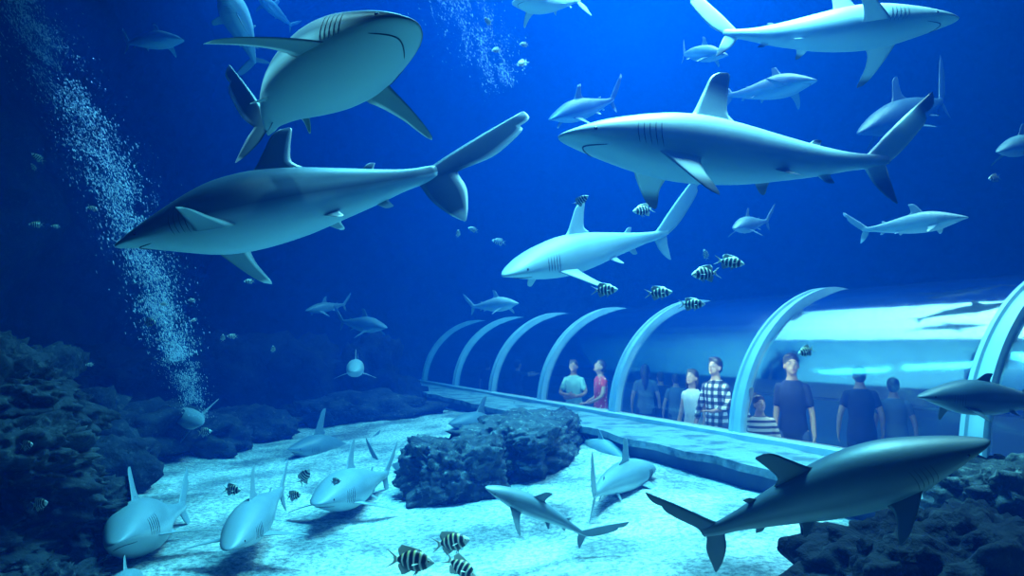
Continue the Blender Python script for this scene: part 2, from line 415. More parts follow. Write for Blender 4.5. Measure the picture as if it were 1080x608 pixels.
# ------------------------------------------------------------------ striped fish
def fish_material(name, light, darkc, n=5.5):
    m = bpy.data.materials.new(name); m.use_nodes = True
    nt = m.node_tree; b = nt.nodes['Principled BSDF']; L = nt.links
    at = nt.nodes.new('ShaderNodeAttribute'); at.attribute_name = 'pattern'
    mx = nt.nodes.new('ShaderNodeMix'); mx.data_type = 'RGBA'
    mx.inputs['A'].default_value = (*light, 1); mx.inputs['B'].default_value = (*darkc, 1)
    sp = nt.nodes.new('ShaderNodeSeparateColor'); L.new(at.outputs['Color'], sp.inputs['Color']); L.new(sp.outputs['Red'], mx.inputs['Factor'])
    m2 = nt.nodes.new('ShaderNodeMix'); m2.data_type = 'RGBA'
    m2.inputs['B'].default_value = (.75, .75, .2, 1); L.new(mx.outputs['Result'], m2.inputs['A']); L.new(sp.outputs['Green'], m2.inputs['Factor'])
    L.new(m2.outputs['Result'], b.inputs['Base Color']); b.inputs['Roughness'].default_value = .35
    return m

def fish_mesh(skin, fat=1.0):
    bm = bmesh.new(); lay = bm.verts.layers.float_color.new('pattern')
    tab = [(0, .01, .012, .012), (.06, .035, .06, .055), (.16, .062, .125, .12), (.3, .08, .185, .175), (.42, .08, .2, .19), (.56, .065, .175, .165), (.68, .042, .115, .11), (.77, .022, .06, .058), (.82, .014, .048, .046)]
    def strip(s):
        v = 0
        for c in (.20, .335, .47, .61, .745):
            v = max(v, sst(.056, .042, abs(s - c)))
        return v
    rings = []
    for i in range(45):
        s = i / 44 * .82; w, t, b = interp(tab, s); ring = []
        for k in range(16):
            a = 2 * PI * k / 16; c, sn = math.cos(a), math.sin(a)
            v = bm.verts.new(Vector((-s, c * w, sn * (t if sn > 0 else b) * fat)))
            v[lay] = (strip(s + .015 * abs(sn)), .8 * sst(.45, .8, sn) * sst(.1, .2, s) * (1 - strip(s)), 0, 1); ring.append(v)
        rings.append(ring)
    for i in range(44):
        for k in range(16):
            bm.faces.new((rings[i][k], rings[i][(k+1) % 16], rings[i+1][(k+1) % 16], rings[i+1][k]))
    bm.faces.new(list(reversed(rings[0]))); bm.faces.new(rings[-1])
    bk, up = Vector((-1, 0, 0)), Vector((0, 0, 1))
    def f(org, out, LE, TE, th=.008, tone=.55, nrm=Vector((0, 1, 0)), b=bk):
        add_fin(bm, lay, Vector(org), b, out, LE, TE, th, tone, 0, (0, 0), n=10, m=6, nrm=nrm)
    # dorsal, spiny then rounded; anal; forked tail; pectorals; pelvics
    f((-.26, 0, .15 * fat), up, [(0, 0, 0), (.3, .02, .05), (.7, .2, .095), (1, .42, .12)], [(0, .5, -.09), (.3, .52, -.03), (.7, .53, .04), (1, .46, .12)])
    f((-.48, 0, -.14 * fat), -up, [(0, 0, 0), (.4, .04, .06), (1, .2, .13)], [(0, .3, -.07), (.4, .3, 0), (1, .22, .13)])
    f((-.79, 0, .0), up, [(0, 0, 0), (.3, .04, .06), (1, .25, .17)], [(0, .1, 0), (.3, .11, .05), (1, .27, .168)])
    f((-.79, 0, .0), -up, [(0, 0, 0), (.3, .04, .06), (1, .25, .17)], [(0, .1, 0), (.3, .11, .05), (1, .27, .168)])
    for sd in (1, -1):
        f((-.27, sd * .075, -.02), Vector((-.35, sd * .9, -.2)).normalized(), [(0, 0, 0), (.5, .01, .06), (1, .05, .12)], [(0, .06, 0), (.5, .1, .06), (1, .07, .12)], .004, .15, Vector((0, 0, 1)))
        f((-.33, sd * .03, -.17 * fat), Vector((-.4, sd * .2, -.9)).normalized(), [(0, 0, 0), (1, .05, .12)], [(0, .05, 0), (1, .06, .12)], .004, .6)
    me = bpy.data.meshes.new('striped_fish'); bm.normal_update(); bm.to_mesh(me); bm.free()
    me.materials.append(skin); me.polygons.foreach_set('use_smooth', [True] * len(me.polygons))
    return me

class Stick:
    def frame(self, s): return (Vector((-s, 0, 0)),)

def build_fish():
    skin = fish_material('striped_fish_skin', (.62, .72, .68), (.012, .016, .03))
    me = fish_mesh(skin)
    proto = link('striped_fish', me); CHILD[proto.name] = []
    eyes = []
    bm = bmesh.new()
    bmesh.ops.create_uvsphere(bm, u_segments=10, v_segments=8, radius=.024, matrix=Matrix.Translation((-.1, .042, .03)))
    for sd in (1, -1):
        bm = bmesh.new()
        bmesh.ops.create_uvsphere(bm, u_segments=10, v_segments=8, radius=.026, matrix=Matrix.Translation((-.1, sd * .033, .025)) )
        bmesh.ops.create_uvsphere(bm, u_segments=8, v_segments=6, radius=.016, matrix=Matrix.Translation((-.1, sd * .047, .025)))
        for f in bm.faces:
            f.material_index = 1 if abs(f.calc_center_median().y) > .053 else 0
        e = bm_obj('eye', bm, [M['iris'], M['eye']], proto); CHILD[proto.name].append(e)
    tiny = fish_mesh(skin)
    # px, py, length px, heading degrees (0 right, 90 up, 180 left), depth, label, group
    G5 = 'single small fish in open water'; G1 = 'striped fish above the tunnel roof'; G2 = 'striped fish over the sand'; G3 = 'striped fish beside the bubble curtain'; G4 = 'striped fish by the top bubble plume'
    L = [
     (614, 211, 19, 35, 4.6, 'striped fish tilted upward, just below the mouth of the sunlit grey shark', G1),
     (677, 222, 23, 188, 4.9, 'striped fish just above the tail of the slender pale shark', G1),
     (744, 268, 12, 110, 6.5, 'tiny striped fish just above the tunnel-roof group, seen nearly end-on', G1),
     (742, 289, 30, 184, 4.5, 'striped fish directly below the tiny end-on one above the tunnel roof', G1),
     (772, 277, 32, -8, 4.4, 'largest striped fish above the tunnel roof, at the right end of its group', G1),
     (640, 306, 28, 2, 4.6, 'striped fish at the left end of the row above the tunnel roof', G1),
     (697, 309, 29, 4, 4.6, 'striped fish in the middle of the lower row above the tunnel roof', G1),
     (732, 321, 28, 0, 4.5, 'lowest striped fish, touching the top of a tunnel rib', G1),
     (246, 517, 19, -5, 4.6, 'striped fish over bright sand behind the head-on shark', G2),
     (311, 523, 17, 12, 4.6, 'smallest striped fish between the head-on shark and the next shark on sand', G2),
     (322, 502, 20, 55, 4.7, 'striped fish swimming steeply up over the bright sand', G2),
     (437, 592, 50, -6, 2.6, 'largest dark striped fish at the bottom, swimming right over the sand', G2),
     (479, 572, 40, 8, 2.9, 'dark striped fish above and right of the largest one at the bottom', G2),
     (488, 600, 40, -32, 2.8, 'dark striped fish heading down and cut by the bottom edge', G2),
     (597, 567, 14, -30, 5.6, 'small blurred striped fish under the tail of the small gliding shark', G2),
     (355, 508, 12, 10, 5.0, 'tiny pale striped fish over the back of a shark on the sand', G2),
     (217, 456, 15, 10, 6.6, 'striped fish beneath the bubble curtain beside the small pale shark', G3),
     (43, 532, 18, 12, 3.6, 'bright striped fish in front of the left cliff, lower of two', G3),
     (29, 470, 14, 10, 3.8, 'striped fish in front of the left cliff, upper of two', G3),
     (39, 166, 17, 145, 5.4, 'striped fish at the left edge, level with the top of the big silvertip', G3),
     (35, 176, 10, 120, 6.4, 'faint small fish just under the uppermost striped one at left', G3),
     (37, 237, 17, 178, 5.4, 'bright striped fish at the left edge, level with the big silvertip snout', G3),
     (58, 239, 11, 175, 5.8, 'small fish just right of the bright one at the left edge', G3),
     (97, 220, 13, 165, 5.6, 'small fish just left of the bubble curtain above the silvertip snout', G3),
     (159, 340, 14, 2, 5.9, 'small striped fish inside the bubble curtain below the silvertip', G3),
     (172, 321, 9, 180, 6.4, 'tiny bright fish in the bubble curtain above the small striped one', G3),
     (202, 317, 9, 178, 6.6, 'tiny fish right of the bubble curtain below the silvertip belly', G3),
     (262, 297, 12, 182, 6.2, 'small bright fish just below the far pectoral fin of the silvertip', G3),
     (256, 283, 9, 170, 6.4, 'tiny fish touching the shadowed underside of the silvertip', G3),
     (204, 338, 8, 200, 7.0, 'tiny faint fish lowest of those right of the bubble curtain', G3),
     (244, 355, 12, 178, 6.5, 'larger of two small fish side by side over the far left rocks', G3),
     (235, 356, 8, 90, 6.8, 'smaller of two small fish side by side over the far left rocks', G3),
     (94, 385, 10, 185, 6.2, 'small faint fish low in the gloom above the left cliff', G3),
     (288, 368, 8, 90, 7.5, 'tiny upright fish over the far rocks right of the bubble curtain', G3),
     (514, 22, 12, 130, 5.4, 'small dark fish at the top of the bubble plume', G4),
     (550, 67, 13, 205, 5.4, 'striped fish on the right side of the top bubble plume', G4),
     (552, 47, 10, 180, 5.8, 'tiny fish above the striped one at the right of the plume', G4),
     (523, 53, 11, 190, 5.8, 'dark tiny fish inside the top bubble plume', G4),
     (483, 246, 9, 90, 6.0, 'tiny bright fish beside the lower lobe of the silvertip tail', G5),
     (498, 242, 11, 160, 7.2, 'tiny faint fish right of the silvertip tail lobe', G5),
     (849, 371, 18, 200, 4.8, 'dark round fish in front of the bright streak on the tunnel glass', G5),
     (1048, 188, 13, 190, 6.6, 'tiny pale fish at the right edge of the tank water', G5),
     (525, 255, 15, 170, 8.0, 'faint blurred fish in open water above the slender pale shark', G5),
    ]
    first = True
    for (px, py, ln, hd, d, lab, grp) in L:
        o = proto if first else copy_tree(proto); first = False
        r = math.radians(hd); half = ln * .5
        sn = P(px + math.cos(r) * half * .85, py - math.sin(r) * half * .85, d - .02)
        tl = P(px - math.cos(r) * half * .75, py + math.sin(r) * half * .75, d + ln * d / F * .25)
        up = (-math.sin(r), math.cos(r), .12) if math.cos(r) >= 0 else (math.sin(r), -math.cos(r), .12)
        if hd in (90, 110, 120): up = (.9, .4, .2)
        place(o, Stick(), sn, tl, camdir(*up))
        tag(o, lab, 'fish', grp)

# ------------------------------------------------------------------ rocks, sand, walls
def rock_mat(name, a, b, c):
    m = mat(name, a, .9, b, 3.0, spec=.12, bump=1.0, bscale=9, contrast=(.38, .66), dist=.06)
    nt = m.node_tree; bs = nt.nodes['Principled BSDF']
    src = bs.inputs['Base Color'].links[0].from_socket
    v = nt.nodes.new('ShaderNodeTexNoise'); v.inputs['Scale'].default_value = 14; v.inputs['Detail'].default_value = 8; v.inputs['Roughness'].default_value = .7
    tc = [n for n in nt.nodes if n.type == 'TEX_COORD'][0]; nt.links.new(tc.outputs['Object'], v.inputs['Vector'])
    r = nt.nodes.new('ShaderNodeValToRGB'); r.color_ramp.elements[0].position = .55; r.color_ramp.elements[1].position = .68
    nt.links.new(v.outputs['Fac'], r.inputs['Fac'])
    mx = nt.nodes.new('ShaderNodeMix'); mx.data_type = 'RGBA'; mx.inputs['B'].default_value = (*c, 1)
    nt.links.new(r.outputs['Color'], mx.inputs['Factor']); nt.links.new(src, mx.inputs['A']); nt.links.new(mx.outputs['Result'], bs.inputs['Base Color'])
    return m

def rock(name, c, size, seed, label, m, rot=0, rough=.28, sub=6, boxy=.0, cat='rock', group=None, base=None):
    bm = bmesh.new(); bmesh.ops.create_icosphere(bm, subdivisions=sub, radius=1)
    off = Vector((seed * 7.13, seed * 3.7, seed * 1.9))
    for v in bm.verts:
        p = v.co.copy()
        if boxy:
            mx = max(abs(p.x), abs(p.y), abs(p.z)); p = p.lerp(p / mx * .9, boxy)
        n1 = noise.fractal(p * 1.3 + off, .9, 2.1, 6)
        cell = noise.voronoi(p * 2.2 + off)[0]; vr = (cell[1] - cell[0])
        n3 = abs(noise.noise(p * 4.1 + off)) + .6 * abs(noise.noise(p * 9.3 + off)) + .35 * abs(noise.noise(p * 21 + off)); n3 = min(n3, 1.2)
        k = 1 + rough * (n1 * .9 + (min(vr, .35) - .2) * .9) - n3 * rough * .6
        v.co = Vector((p.x * size[0], p.y * size[1], p.z * size[2])) * k
    o = bm_obj(name, bm, m)
    o.location = c; o.rotation_euler = (0, 0, rot)
    return tag(o, label, cat, group)

def sand_z(x, y):
    v = x * VX.x + y * VX.y
    z = -1.42 + .26 * sst(.6, 4.0, v)
    z += .05 * noise.noise(Vector((x * .7, y * .7, 0))) + .014 * noise.noise(Vector((x * 3, y * 3, 5))) + .006 * noise.noise(Vector((x * 9, y * 9, 9)))
    return z + CAMZ

def build_ground():
    m = mat('sand', (.26, .30, .31), .95, (.78, .79, .76), 1.5, bump=1.0, bscale=14, contrast=(.38, .58), dist=.05)  # coarse pale and dark patches put caustic dapple into the sand colour
    nt = m.node_tree; bs = nt.nodes['Principled BSDF']; src = bs.inputs['Base Color'].links[0].from_socket
    tc = [n for n in nt.nodes if n.type == 'TEX_COORD'][0]
    n = nt.nodes.new('ShaderNodeTexNoise'); n.inputs['Scale'].default_value = 26; n.inputs['Detail'].default_value = 8; n.inputs['Roughness'].default_value = .75
    nt.links.new(tc.outputs['Object'], n.inputs['Vector'])
    r = nt.nodes.new('ShaderNodeValToRGB'); r.color_ramp.elements[0].position = .42; r.color_ramp.elements[1].position = .56
    r.color_ramp.elements[0].color = (.22, .25, .27, 1); nt.links.new(n.outputs['Fac'], r.inputs['Fac'])
    mx = nt.nodes.new('ShaderNodeMix'); mx.data_type = 'RGBA'; mx.blend_type = 'MULTIPLY'; mx.inputs['Factor'].default_value = .8
    nt.links.new(src, mx.inputs['A']); nt.links.new(r.outputs['Color'], mx.inputs['B']); nt.links.new(mx.outputs['Result'], bs.inputs['Base Color'])
    bm = bmesh.new()
    nx, ny = 200, 240; x0, x1, y0, y1 = -9, 9, -2, 20
    g = [[bm.verts.new((x0 + (x1 - x0) * i / nx, y0 + (y1 - y0) * j / ny, 0)) for i in range(nx + 1)] for j in range(ny + 1)]
    for row in g:
        for v in row: v.co.z = sand_z(v.co.x, v.co.y)
    for j in range(ny):
        for i in range(nx):
            c = (g[j][i].co + g[j + 1][i + 1].co) / 2
            if c.x * VX.x + c.y * VX.y > 4.45: continue
            bm.faces.new((g[j][i], g[j][i+1], g[j+1][i+1], g[j+1][i]))
    bmesh.ops.delete(bm, geom=[v for v in bm.verts if not v.link_faces], context='VERTS')
    o = bm_obj('floor', bm, m); tag(o, 'pale mottled sand bed of the aquarium tank', kind='structure')
    # tank walls of dark blue rockwork
    w = rock_mat('tank_wall_rock', (.03, .05, .08), (.06, .09, .13), (.09, .13, .17))
    def wall(name, a, b, z0, z1, label):
        bm = bmesh.new(); n, k = 70, 26; rows = []
        d = (b - a); nrm = Vector((-d.y, d.x, 0)).normalized()
        for j in range(k + 1):
            row = []
            for i in range(n + 1):
                p = a + d * (i / n); p = Vector((p.x, p.y, z0 + (z1 - z0) * j / k))
                p += nrm * (noise.fractal(p * .45, .9, 2, 5) * 1.0)
                row.append(bm.verts.new(p))
            rows.append(row)
        for j in range(k):
            for i in range(n): bm.faces.new((rows[j][i], rows[j][i+1], rows[j+1][i+1], rows[j+1][i]))
        o = bm_obj(name, bm, w); tag(o, label, kind='structure')
    wall('wall_left', Vector((-9, -2, 0)), Vector((-9, 21, 0)), -.5, 12, 'dark left rock wall of the tank')
    wall('wall_back', Vector((-9.5, 20, 0)), Vector((22, 20, 0)), -.5, 14, 'dark far rock wall of the tank')
    wall('wall_right', Vector((19, 21, 0)), Vector((13, -2, 0)), -.5, 14, 'dark right rock wall of the tank')

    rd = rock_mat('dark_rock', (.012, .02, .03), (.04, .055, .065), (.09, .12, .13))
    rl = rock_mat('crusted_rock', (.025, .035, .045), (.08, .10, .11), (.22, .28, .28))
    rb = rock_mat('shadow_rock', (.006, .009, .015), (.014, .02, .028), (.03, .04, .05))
    Z = CAMZ
    # central flat rock, a big block and the long slab running back from it
    rock('flat_rock', P(480, 506, 6.1) + Vector((0, .1, 0)), (.52, .55, .40), 3, 'dark crusted boulder at the near left end of the long rock slab on the sand', rl, .2, .26, 6, .55)
    rock('rock_slab', Vector((.10, 7.35, Z - 1.10)), (.60, 1.15, .36), 8, 'long flat-topped dark rock slab running back from the crusted boulder toward the tunnel', rl, -.3, .26, 6, .6)
    rock('small_rock', Vector((.62, 8.6, Z - 1.1)), (.3, .4, .34), 15, 'rounded dark rock at the back end of the slab beside the tunnel base', rl, 0, .25, 4, .4)
    # left cliff
    cl = 'boulders of the left cliff'
    for i, (x, y, z, sx, sy, sz, sd, lab) in enumerate([
        (-3.55, 4.6, -.38, .58, .7, .40, 21, 'topmost dark boulder of the left cliff, catching faint light'),
        (-3.25, 4.35, -.80, .62, .6, .36, 22, 'second boulder down in the left cliff, overhanging the one below'),
        (-3.35, 4.1, -1.22, .75, .6, .34, 23, 'broad boulder at the left cliff foot with a bright fish before it'),
        (-2.92, 4.6, -1.20, .34, .45, .30, 24, 'jutting boulder at the left cliff foot beside the sand'),
        (-2.62, 3.9, -1.42, .28, .35, .22, 25, 'low rock where the left cliff meets the bottom edge of sand'),
        (-4.5, 5.6, -.6, .8, .9, .75, 26, 'deep-shadowed boulder behind the top of the left cliff')]):
        rock('cliff_boulder', Vector((x, y, z + Z)), (sx, sy, sz), sd, lab, rd, i * .7, .42, 6, .3, group=cl)
    # right foreground rock; its lit top is put in as a paler material
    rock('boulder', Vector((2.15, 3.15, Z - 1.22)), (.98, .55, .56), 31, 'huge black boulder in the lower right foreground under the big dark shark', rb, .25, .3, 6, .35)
    rock('boulder', Vector((2.98, 3.72, Z - .98)), (.78, .42, .40), 33, 'rock top in a paler, lit tone behind the huge black boulder at the right edge', rl, -.1, .3, 6, .4)
    # far rocks between cliff and tunnel
    far = 'far rocks along the back of the sand'
    spots = [(150, 455, 8.6, 1.0, .38, 41, 'dark low rock right of the left cliff at the sand edge'),
             (215, 462, 9.3, .8, .34, 42, 'dark low rock beneath the bubble curtain at the sand edge'),
             (262, 452, 10.5, .9, .4, 43, 'dark rock behind the tall-finned resting shark, left side'),
             (240, 400, 12.2, 1.1, .9, 44, 'hazy boulder far back right of the bubble curtain'),
             (318, 405, 12.8, 1.1, .9, 45, 'hazy tall boulder above the tall-finned resting shark'),
             (385, 398, 13.0, .9, 1.0, 46, 'hazy boulder behind the small head-on shark'),
             (395, 438, 12.0, 1.2, .42, 47, 'low dark rock at the back of the sand left of the tunnel'),
             (412, 425, 13.5, .7, .6, 48, 'dark rock against the far end of the tunnel ledge'),
             (120, 420, 11.5, 1.6, .9, 49, 'dim boulder far behind the left cliff'),
             (345, 440, 11.9, .9, .35, 50, 'low dark rock right behind the tall-finned resting shark'),
             (60, 470, 7.6, 1.0, .7, 51, 'dark boulder just behind the left cliff foot'),
             (110, 495, 6.6, .55, .36, 52, 'dark rock behind the broad shark beside the left cliff')]
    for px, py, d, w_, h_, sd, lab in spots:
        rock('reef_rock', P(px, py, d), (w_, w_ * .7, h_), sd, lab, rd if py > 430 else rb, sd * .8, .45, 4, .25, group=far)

# ------------------------------------------------------------------ the tunnel
V0, Z0, R0 = 6.70, -1.0, 1.63
def arc(u, a, r):                   # a = 0 toward the camera side, 90 at the crown
    return T(u, V0 - r * math.cos(a), Z0 + r * math.sin(a))
RIBS = [0.95, 3.22, 5.62, 7.98, 10.2, 12.35, 14.5, 16.9]

def build_tunnel():
    root = bpy.data.objects.new('viewing_tunnel', None); COL.objects.link(root)
    root.location = T(9, V0, -1.85)
    tag(root, 'long clear acrylic walk-through tunnel with pale blue ribs and ledge along the tank', 'tunnel')
    bpy.context.view_layer.update()
    inv = root.matrix_world.inverted()
    def add(name, bm, m, smooth=True, label=None):
        for v in bm.verts: v.co = inv @ v.co
        bmesh.ops.recalc_face_normals(bm, faces=bm.faces)
        o = bm_obj(name, bm, m, root, smooth)
        if label: o['label'] = label
        return o
    # acrylic
    ac = bpy.data.materials.new('clear_acrylic'); ac.use_nodes = True; nt = ac.node_tree; nt.nodes.clear()
    out = nt.nodes.new('ShaderNodeOutputMaterial'); tr = nt.nodes.new('ShaderNodeBsdfTransparent'); gl = nt.nodes.new('ShaderNodeBsdfGlossy')
    tr.inputs['Color'].default_value = (.86, .95, 1, 1); gl.inputs['Roughness'].default_value = .09; gl.inputs['Color'].default_value = (1, 1, 1, 1)
    fr = nt.nodes.new('ShaderNodeFresnel'); fr.inputs['IOR'].default_value = 1.5
    mu = nt.nodes.new('ShaderNodeMath'); mu.operation = 'MULTIPLY'; mu.inputs[1].default_value = 3.5; mu.use_clamp = True
    mx = nt.nodes.new('ShaderNodeMixShader'); nt.links.new(fr.outputs[0], mu.inputs[0]); nt.links.new(mu.outputs[0], mx.inputs[0])
    tc = nt.nodes.new('ShaderNodeTexCoord'); nz = nt.nodes.new('ShaderNodeTexNoise'); nz.inputs['Scale'].default_value = .8; nz.inputs['Detail'].default_value = 3
    bp = nt.nodes.new('ShaderNodeBump'); bp.inputs['Strength'].default_value = .12; bp.inputs['Distance'].default_value = .05
    nt.links.new(tc.outputs['Object'], nz.inputs['Vector']); nt.links.new(nz.outputs['Fac'], bp.inputs['Height']); nt.links.new(bp.outputs['Normal'], gl.inputs['Normal'])
    nt.links.new(tr.outputs[0], mx.inputs[1]); nt.links.new(gl.outputs[0], mx.inputs[2]); nt.links.new(mx.outputs[0], out.inputs['Surface'])
    M['acrylic'] = ac
    ribm = mat('rib_paint', (.38, .52, .60), .35, (.44, .6, .68), 5, spec=.6)
    ledm = mat('ledge_stone', (.06, .10, .13), .8, (.18, .26, .30), 5, bump=.6, bscale=20, contrast=(.38, .52))
    basem = mat('base_concrete', (.05, .08, .14), .85, (.08, .12, .19), 3, bump=.4)
    floorm = mat('walkway_tile', (.25, .33, .38), .5, (.3, .38, .43), 3)
    parm = mat('parapet_blue', (.05, .09, .16), .4, (.06, .11, .19), 2)
    for i in range(len(RIBS) - 1):
        bm = bmesh.new(); a0, a1 = math.radians(1.5), math.radians(178.5); n = 48
        u0, u1 = RIBS[i], RIBS[i + 1]
        rows = [[bm.verts.new(arc(u0 + (u1 - u0) * k / 6, a0 + (a1 - a0) * j / n, R0)) for k in range(7)] for j in range(n + 1)]
        for j in range(n):
            for k in range(6): bm.faces.new((rows[j][k], rows[j][k+1], rows[j+1][k+1], rows[j+1][k]))
        add('acrylic_panel', bm, ac)
    for i, u in enumerate(RIBS):
        # H-section arch: two raised flanges with a recessed web
        bm = bmesh.new(); prof = [(-.085, -.03), (-.085, .055), (-.05, .055), (-.04, .03), (.04, .03), (.05, .055), (.085, .055), (.085, -.03)]
        n = 60; a0, a1 = math.radians(1), math.radians(97); rows = []
        for j in range(n + 1):
            a = a0 + (a1 - a0) * j / n
            k = 1 - .9 * sst(74, 97, math.degrees(a))
            rows.append([bm.verts.new(arc(u + du * k, a, R0 + dr * k)) for du, dr in prof])
        for j in range(n):
            for k in range(len(prof)):
                bm.faces.new((rows[j][k], rows[j][(k+1) % 8], rows[j+1][(k+1) % 8], rows[j+1][k]))
        bm.faces.new(rows[0]); bm.faces.new(list(reversed(rows[-1])))
        add('rib', bm, ribm, False)
    def box(u0, u1, v0, v1, z0, z1, n=1, jit=0):
        bm = bmesh.new(); rows = []
        for i in range(n + 1):
            u = u0 + (u1 - u0) * i / n
            q = [T(u, v, z) for v, z in ((v0, z0), (v1, z0), (v1, z1), (v0, z1))]
            if jit:
                q = [p + VX * noise.noise(p * 1.7) * jit * (1 if k in (0, 3) else 0) + Vector((0, 0, noise.noise(p * 2.3) * jit * .5)) for k, p in enumerate(q)]
            rows.append([bm.verts.new(p) for p in q])
        for i in range(n):
            for k in range(4): bm.faces.new((rows[i][k], rows[i][(k+1) % 4], rows[i+1][(k+1) % 4], rows[i+1][k]))
        bm.faces.new(rows[0]); bm.faces.new(list(reversed(rows[-1])))
        return bm
    add('ledge', box(.4, 17.6, 3.98, 5.16, -1.02, -.95, 120, .05), ledm, False, 'pale crusted ledge')
    add('curb', box(.4, 17.4, 4.92, 5.14, -.96, -.90, 1), ribm, False)
    add('base_wall', box(.4, 17.6, 4.08, 5.2, -1.7, -1.0, 60, .04), basem, False, 'dark base wall')
    add('walkway', box(.4, 17.4, 5.15, 8.3, -1.95, -1.85), floorm, False)
    add('parapet', box(.4, 17.4, 7.95, 8.3, -1.85, -.78), parm, False, 'dark far-side parapet')
    add('inner_shelf', box(.4, 17.4, 5.15, 5.32, -1.0, -.93), ribm, False)

# ------------------------------------------------------------------ bubbles
def bubbles(name, label, path, width, n, size, seed, m):
    rnd = random.Random(seed); bm = bmesh.new()
    ico = bmesh.new(); ico.free()
    vs = [Vector(q) for q in ((1, 0, 0), (0, 1, 0), (-1, 0, 0), (0, -1, 0), (0, 0, 1), (0, 0, -1))]
    fs = [(0, 1, 4), (1, 2, 4), (2, 3, 4), (3, 0, 4), (1, 0, 5), (2, 1, 5), (3, 2, 5), (0, 3, 5)]
    N = len(path) - 1
    for i in range(n):
        t = rnd.random() * N; k = int(t); f = t - k
        c = path[k].lerp(path[k + 1], f); w = width[k] * (1 - f) + width[k + 1] * f
        d = (path[k + 1] - path[k]).normalized(); sd = d.cross(Vector((0, 1, 0))).normalized()
        g = rnd.gauss(0, .45) if rnd.random() < .5 else rnd.choice((-.25, .3, .0)) + rnd.gauss(0, .13)
        c = c + sd * w * g + Vector((0, rnd.gauss(0, .35), 0)) * w
        if noise.noise(Vector((t * 3.0, g * 6.0, seed))) < -.05: continue
        s = size * (.35 + rnd.random() ** 3 * 1.6); st = 1.5 + rnd.random() * 4.5
        q = d.to_track_quat('Z', 'Y')
        nv = [bm.verts.new(c + q @ Vector((v.x * s, v.y * s, v.z * s * st))) for v in vs]
        for fc in fs: bm.faces.new([nv[j] for j in fc])
    o = bm_obj(name, bm, m); tag(o, label, 'bubbles', kind='stuff')

def build_bubbles():
    m = mat('bubble_skin', (.5, .65, .75), .2, spec=.8)
    d = 7.0
    bubbles('bubble_curtain', 'slanting curtain of rising white bubbles on the left side of the tank',
            [P(8, -20, d), P(50, 60, d), P(105, 160, d), P(140, 240, d), P(165, 310, d), P(190, 380, d), P(208, 440, d + .6)],
            [.26, .34, .38, .34, .32, .24, .18], 40000, .0024, 5, m)
    bubbles('bubble_plume', 'soft cloud of fine bubbles at the top centre of the tank',
            [P(470, -30, 8), P(500, 30, 8), P(535, 90, 8)], [.5, .5, .3], 6000, .0020, 9, m)

# ------------------------------------------------------------------ people
def remeshed(name, bm, m, parent, voxel, smooth=3):
    me = bpy.data.meshes.new(name); bm.to_mesh(me); bm.free()
    o = bpy.data.objects.new(name, me); COL.objects.link(o)
    md = o.modifiers.new('r', 'REMESH'); md.mode = 'VOXEL'; md.voxel_size = voxel; md.use_smooth_shade = True
    if smooth:
        ms = o.modifiers.new('s', 'SMOOTH'); ms.factor = .5; ms.iterations = smooth
    dg = bpy.context.evaluated_depsgraph_get(); dg.update()
    me2 = bpy.data.meshes.new_from_object(o.evaluated_get(dg), depsgraph=dg)
    o.modifiers.clear(); o.data = me2; bpy.data.meshes.remove(me); me2.name = name
    me2.materials.clear(); me2.materials.append(m)
    me2.polygons.foreach_set('use_smooth', [True] * len(me2.polygons))
    if parent: o.parent = parent
    return o

def loft(bm, rows, seg=24):
    """rows: (centre, rx, ry)"""
    rings = [[bm.verts.new(c + Vector((math.cos(2*PI*k/seg) * rx, math.sin(2*PI*k/seg) * ry, 0))) for k in range(seg)] for c, rx, ry in rows]
    for i in range(len(rings) - 1):
        for k in range(seg): bm.faces.new((rings[i][k], rings[i][(k+1) % seg], rings[i+1][(k+1) % seg], rings[i+1][k]))
    bm.faces.new(list(reversed(rings[0]))); bm.faces.new(rings[-1])
def ell(bm, c, r, rot=None, seg=20):
    m = Matrix.Translation(c) @ (rot.to_4x4() if rot else Matrix.Identity(4)) @ Matrix.Diagonal((*r, 1))
    bmesh.ops.create_uvsphere(bm, u_segments=seg, v_segments=seg // 2 + 2, radius=1, matrix=m)
def limb(bm, pts, rad, seg=14, n=8):
    P_, R_ = [], []
    tab = [(i, *p, rad[i]) for i, p in enumerate(pts)]
    N = (len(pts) - 1) * n
    for i in range(N + 1):
        x = interp(tab, i / n); P_.append(Vector(x[:3])); R_.append(x[3])
    tube(bm, P_, R_, seg)
    ell(bm, P_[0], (R_[0],) * 3, seg=12); ell(bm, P_[-1], (R_[-1],) * 3, seg=12)

def hand(bm, wrist, d, palm_n, s, side, curl=.3):
    """palm, four bent fingers and a thumb; d = pointing direction, palm_n = palm facing direction."""
    d = d.normalized(); palm_n = (palm_n - d * palm_n.dot(d)).normalized(); lat = d.cross(palm_n) * side
    rot = Matrix((lat, palm_n, d)).transposed()
    ell(bm, wrist + d * .045 * s, (.040 * s, .015 * s, .052 * s), rot, 12)
    for i, (o, l) in enumerate(((-.028, .062), (-.0095, .074), (.0095, .078), (.028, .068))):
        p0 = wrist + d * .075 * s + lat * o * s
        p1 = p0 + (d + palm_n * curl * .5) .normalized() * l * .5 * s
        p2 = p1 + (d + palm_n * curl * 1.6).normalized() * l * .5 * s
        tube(bm, [p0, p1, p2], [.0092 * s, .0088 * s, .0072 * s], 8)
        ell(bm, p2, (.0072 * s,) * 3, seg=8)
    p0 = wrist + d * .03 * s + lat * .032 * s; p1 = p0 + (lat * .7 + d * .8 + palm_n * .3).normalized() * .035 * s; p2 = p1 + (d + palm_n * .4 + lat * .2).normalized() * .03 * s
    tube(bm, [p0, p1, p2], [.012 * s, .0105 * s, .0085 * s], 8); ell(bm, p2, (.0085 * s,) * 3, seg=8)

